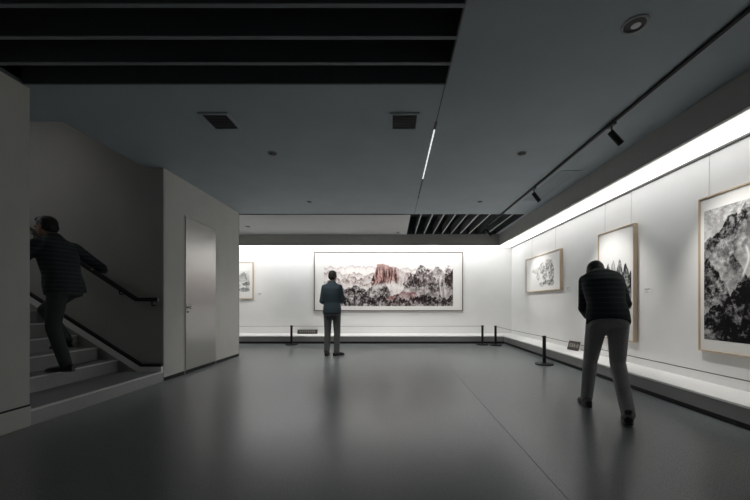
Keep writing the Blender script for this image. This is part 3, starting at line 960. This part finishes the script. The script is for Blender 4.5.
def hand(B, wrist, d, nrm, side, curl=.5, s=1.0):
    """wrist joint, finger direction d, palm normal nrm (where the palm faces), side: direction of the thumb"""
    w = V(wrist); d = V(d).normalized(); nrm = V(nrm)
    nrm = (nrm - d * nrm.dot(d)).normalized()
    sd = d.cross(nrm).normalized()
    if sd.dot(V(side)) < 0: sd = -sd
    B.loft([(w - d * .01, sd * .026 * s, nrm * .019 * s), (w + d * .03 * s, sd * .036 * s, nrm * .016 * s), (w + d * .075 * s, sd * .042 * s, nrm * .014 * s), (w + d * .095 * s, sd * .036 * s, nrm * .010 * s)], n=16)
    ax = d.cross(nrm).normalized()
    for off, L, r in ((.031, .072, .0088), (.0105, .080, .0090), (-.0105, .074, .0086), (-.031, .058, .0078)):
        p = w + d * .085 * s + sd * off * s
        dirv = (d + sd * off * 1.2).normalized()
        rr = r * s
        for k_, fr_ in enumerate((.45, .32, .26)):
            dirv = rotv(dirv, ax, curl * (.55 if k_ == 0 else .9))
            q = p + dirv * L * fr_ * s
            B.cap(p, q, rr, rr * .92, 10)
            p = q; rr *= .92
    p = w + d * .022 * s + sd * .030 * s
    dirv = (d * .75 + sd * .75 + nrm * .25).normalized()
    rr = .0115 * s
    for L in (.042, .030, .024):
        q = p + dirv * L * s
        B.cap(p, q, rr, rr * .9, 10)
        p = q; rr *= .9
        dirv = (dirv * .8 + d * .35 + nrm * .18).normalized()


SKIN = mat('skin', (0.40, 0.25, 0.18), .55, noise=.05, nscale=30)
HAIR = mat('black_hair', (0.012, 0.010, 0.009), .55, noise=.3, nscale=90, bump=.4)
EYE = mat('dark_eye', (0.02, 0.015, 0.012), .2)


def figure(name, label, loc, rz, J, hdir, hup, hands, jacket, trousers, shoes, puffy=1.0, hem=None):
    """J: joints in the local frame (x to the figure's right, y forward, z up)"""
    t = empty(name, loc, rz)
    tag(t, label, 'person')
    J = {k_: V(v_) for k_, v_ in J.items()}
    f = V(hdir).normalized()
    up = V(hup); up = (up - f * up.dot(f)).normalized()
    lat = f.cross(up).normalized()
    R = Matrix((lat, f, up)).transposed()
    hc = J['head']
    P = lambda x, y, z: hc + R @ V((x, y, z))
    # ---- continuous skin body
    B = Blob()
    B.ell(P(0, -.012, .025), (.076, .094, .092), R)
    B.ell(P(0, .022, -.035), (.060, .066, .080), R)
    B.ell(P(0, .050, -.088), (.030, .026, .024), R)
    B.cap(P(0, .086, .012), P(0, .104, -.022), .010, .014, 10)
    B.cap(P(-.024, .080, .028), P(.024, .080, .028), .014, .014, 10)
    B.cap(P(-.020, .080, -.054), P(.020, .080, -.054), .009, .009, 10)
    for s_ in (-1, 1):
        B.ell(P(s_ * .078, -.006, .0), (.012, .020, .032), R)
    B.cap(J['neck'] - (J['head'] - J['neck']).normalized() * .05, P(0, -.018, -.05), .060, .054)
    lt = (J['shoulder_r'] - J['shoulder_l']).normalized()

    def fw(axis):
        return lt.cross(axis).normalized() * -1 if lt.cross(axis).y < 0 else lt.cross(axis).normalized()
    sp = [J['pelvis'], J['waist'], J['chest'], J['shoulder_m'], J['neck']]
    ax = [(sp[1] - sp[0]).normalized(), (sp[2] - sp[0]).normalized(), (sp[3] - sp[1]).normalized(), (sp[4] - sp[2]).normalized(), (sp[4] - sp[3]).normalized()]
    B.loft([(sp[0] - ax[0] * .06, lt * .13, fw(ax[0]) * .09), (sp[0], lt * .145, fw(ax[0]) * .10), (sp[1], lt * .125, fw(ax[1]) * .085), (sp[2], lt * .15, fw(ax[2]) * .10), (sp[3], lt * .14, fw(ax[3]) * .075), (sp[4], lt * .06, fw(ax[4]) * .055)])
    for s_ in 'lr':
        B.cap(J['shoulder_' + s_], J['elbow_' + s_], .046, .037)
        B.cap(J['elbow_' + s_], J['wrist_' + s_], .037, .025)
        B.cap(J['hip_' + s_], J['knee_' + s_], .072, .050)
        B.cap(J['knee_' + s_], J['ankle_' + s_], .050, .034)
        B.cap(J['ankle_' + s_], J['ankle_' + s_] + V(J['toe_' + s_]) * .09 + V((0, 0, -.058)), .030, .018)
    for s_ in 'lr':
        d, nr, th, cu = hands[s_]
        hand(B, J['wrist_' + s_], d, nr, th, cu)
    B.solid('body', SKIN, t, .006, 3)
    # ---- eyes, hair
    for s_ in (-1, 1):
        Blob().ell(P(s_ * .031, .083, .010), (.012, .010, .007), R).solid('eye', EYE, t, .003, 1)
    Hr = Blob()
    Hr.ell(P(0, -.020, .040), (.084, .098, .090), R)
    Hr.ell(P(0, -.050, -.005), (.078, .068, .075), R)
    Hr.ell(P(0, .035, .088), (.062, .058, .036), R)
    for s_ in (-1, 1):
        Hr.ell(P(s_ * .070, -.022, .012), (.017, .042, .050), R)
    hob = Hr.solid('hair', HAIR, t, .007, 3)
    # ---- jacket
    g = puffy
    K_ = Blob()
    hemp = J['pelvis'] - ax[0] * (.09 if hem is None else hem)
    K_.loft([(hemp, lt * .183 * g, fw(ax[0]) * .135 * g), (sp[0] + ax[0] * .02, lt * .183 * g, fw(ax[0]) * .135 * g), (sp[1], lt * .165 * g, fw(ax[1]) * .125 * g), (sp[2], lt * .185 * g, fw(ax[2]) * .135 * g),
             (sp[3] - ax[3] * .05, lt * .185, fw(ax[3]) * .115), (sp[3] + ax[3] * .02, lt * .125, fw(ax[3]) * .09), (sp[4] - ax[4] * .0, lt * .085, fw(ax[4]) * .078), (sp[4] + ax[4] * .035, lt * .075, fw(ax[4]) * .072)])
    for s_ in 'lr':
        K_.cap(J['shoulder_' + s_], J['elbow_' + s_], .066 * g, .057 * g)
        e, w_ = J['elbow_' + s_], J['wrist_' + s_]
        K_.cap(e, e.lerp(w_, .93), .060 * g, .044 * g)
    K_.cap(J['shoulder_l'] + (J['shoulder_r'] - J['shoulder_l']) * .12, J['shoulder_l'] + (J['shoulder_r'] - J['shoulder_l']) * .88, .062, .062)
    for s_ in 'lr':
        K_.cap(J['shoulder_' + s_].lerp(J['shoulder_m'], .25), J['neck'].lerp(J['shoulder_' + s_], .22), .062, .050)
    jk = K_.solid('jacket', jacket, t, .010, 5)
    # ---- trousers
    T = Blob()
    T.loft([(J['pelvis'] + ax[0] * .10, lt * .150, fw(ax[0]) * .108), (J['pelvis'], lt * .165, fw(ax[0]) * .122), (J['pelvis'] - ax[0] * .07, lt * .170, fw(ax[0]) * .122), (J['pelvis'] - ax[0] * .13, lt * .15, fw(ax[0]) * .105)])
    for s_ in 'lr':
        h_, k_, a_ = J['hip_' + s_], J['knee_' + s_], J['ankle_' + s_]
        T.cap(h_, k_, .094, .068)
        T.cap(k_, k_.lerp(a_, .45), .068, .064)
        T.cap(k_.lerp(a_, .45), k_.lerp(a_, 1.03), .064, .056)
    T.solid('trousers', trousers, t, .010, 5)
    # ---- shoes
    for s_ in 'lr':
        a_ = J['ankle_' + s_]
        td = V(J['toe_' + s_]).normalized()
        pitch = td.z
        sdv = td.cross(V((0, 0, 1))).normalized()
        nu = sdv.cross(td).normalized()
        base = a_ - nu * .088
        Sh = Blob()
        Sh.loft([(base - td * .085 + nu * .040, sdv * .026, nu * .034), (base - td * .06 + nu * .042, sdv * .038, nu * .040), (base + td * .02 + nu * .042, sdv * .040, nu * .040),
                 (base + td * .10 + nu * .034, sdv * .047, nu * .032), (base + td * .165 + nu * .026, sdv * .042, nu * .024), (base + td * .20 + nu * .022, sdv * .022, nu * .016)], n=18)
        Sh.cap(a_ - nu * .04 - td * .02, a_ - td * .01 + nu * .005, .044, .048)
        so = Sh.solid('shoe', shoes, t, .007, 3)
        so_ = Blob()
        so_.loft([(base - td * .088 + nu * .012, sdv * .028, nu * .010), (base - td * .05 + nu * .011, sdv * .041, nu * .011), (base + td * .03 + nu * .011, sdv * .040, nu * .011),
                  (base + td * .11 + nu * .011, sdv * .050, nu * .011), (base + td * .17 + nu * .011, sdv * .045, nu * .011), (base + td * .208 + nu * .012, sdv * .022, nu * .010)], n=18, p=3.5)
        so_.solid('sole', shoes, so, .006, 2)
    return t


NAVY = cloth_mat('navy_jacket_cloth', (0.034, 0.056, 0.072))
DNAVY = cloth_mat('quilted_navy', (0.020, 0.027, 0.032), 1.2)
BLACKJ = cloth_mat('quilted_black', (0.017, 0.024, 0.028), 1.0)
GREYT = cloth_mat('grey_denim', (0.13, 0.135, 0.13))
DARKT = cloth_mat('charcoal_denim', (0.042, 0.048, 0.050))
PALET = cloth_mat('light_grey_trousers', (0.36, 0.37, 0.365))
SHOE = mat('dark_leather', (0.022, 0.020, 0.018), .45, noise=.1, nscale=40)
SHOEG = mat('grey_leather', (0.05, 0.05, 0.05), .5, noise=.1, nscale=40)

# the man standing before the long painting, seen from behind
figure('person', 'person in a dark navy jacket and grey trousers standing before the long painting, back turned', (-1.235, 6.90, 0), math.radians(-4), dict(
    ankle_l=(-.105, -.02, .09), ankle_r=(.095, .0, .09), toe_l=(-.12, 1, 0), toe_r=(.55, .85, 0),
    knee_l=(-.098, .02, .49), knee_r=(.095, .03, .49), hip_l=(-.086, 0, .88), hip_r=(.086, 0, .88),
    pelvis=(0, 0, .95), waist=(.0, .012, 1.08), chest=(0, 0, 1.27), shoulder_m=(0, -.015, 1.415), neck=(0, -.005, 1.475), head=(.005, .03, 1.605),
    shoulder_l=(-.152, -.01, 1.385), shoulder_r=(.152, -.01, 1.385), elbow_l=(-.20, -.02, 1.11), elbow_r=(.195, .05, 1.13),
    wrist_l=(-.11, .20, 1.03), wrist_r=(.09, .26, 1.17)),
    (.05, 1, -.03), (0, 0, 1), dict(l=((.75, .5, -.1), (0, -.6, .6), (0, .4, 1), .6), r=((-.7, .6, .1), (-.2, -1, 0), (0, 0, 1), .6)),
    NAVY, GREYT, SHOE, hem=.10)

# the visitor going up the stairs: faces -x, so local x (right) is world +y
figure('person', 'person in a quilted navy jacket climbing the stairs with one hand on the handrail', (-3.68, 3.86, .295), math.radians(90), dict(
    ankle_r=(.10, .12, .335), ankle_l=(-.08, -.04, .091), toe_r=(.05, 1, -.10), toe_l=(-.05, 1, 0),
    knee_r=(.10, .37, .69), knee_l=(-.08, .10, .50), hip_l=(-.086, .04, .90), hip_r=(.086, .06, .91),
    pelvis=(0, .05, .96), waist=(.0, .08, 1.10), chest=(0, .12, 1.29), shoulder_m=(0, .15, 1.44), neck=(0, .18, 1.50), head=(-.01, .25, 1.625),
    shoulder_l=(-.18, .16, 1.41), shoulder_r=(.19, .12, 1.415), elbow_l=(-.26, .30, 1.20), elbow_r=(.42, .00, 1.21),
    wrist_l=(-.14, .36, 1.43), wrist_r=(.645, .150, 1.200)),
    (-.10, 1, -.12), (0, .12, 1), dict(l=((.1, -.15, 1), (1, .1, 0), (0, 1, .2), .5), r=((.10, 1, .55), (.25, .45, -1), (-1, 0, 0), .75)),
    DNAVY, DARKT, SHOE, puffy=1.06)

# the visitor stooping toward the tall painting
figure('person', 'person in a black quilted jacket stooping toward the tall painting of peaks', (2.03, 3.24, 0), math.radians(-22), dict(
    ankle_l=(-.13, .24, .09), ankle_r=(.12, -.25, .10), toe_l=(-.15, 1, 0), toe_r=(.15, 1, -.06),
    knee_l=(-.10, .20, .49), knee_r=(.09, -.02, .50), hip_l=(-.086, -.06, .87), hip_r=(.086, -.06, .87),
    pelvis=(0, -.06, .94), waist=(.0, .01, 1.06), chest=(0, .12, 1.21), shoulder_m=(0, .27, 1.325), neck=(0, .335, 1.355), head=(-.02, .45, 1.385),
    shoulder_l=(-.14, .25, 1.29), shoulder_r=(.14, .25, 1.29), elbow_l=(-.155, .22, 1.01), elbow_r=(.185, .14, 1.05),
    wrist_l=(-.10, .38, .92), wrist_r=(.08, .34, .98)),
    (-.05, .80, -.55), (0, .55, .80), dict(l=((.6, .6, -.2), (0, -.6, .6), (0, .4, 1), .6), r=((-.7, .5, .0), (-.2, -1, 0), (0, 0, 1), .6)),
    BLACKJ, PALET, SHOEG, puffy=.98)

# ------------------------------------------------------------------ world and colour
wd = bpy.data.worlds.new('dim_world'); S.world = wd
wd.use_nodes = True
wd.node_tree.nodes['Background'].inputs['Color'].default_value = (0.5, 0.55, 0.6, 1)
wd.node_tree.nodes['Background'].inputs['Strength'].default_value = 0.0
S.view_settings.view_transform = 'Standard'
S.view_settings.look = 'None'
S.view_settings.exposure = 0.36
S.cycles.use_denoising = True
S.cycles.max_bounces = 10
S.cycles.diffuse_bounces = 6
S.cycles.sample_clamp_indirect = 6.0
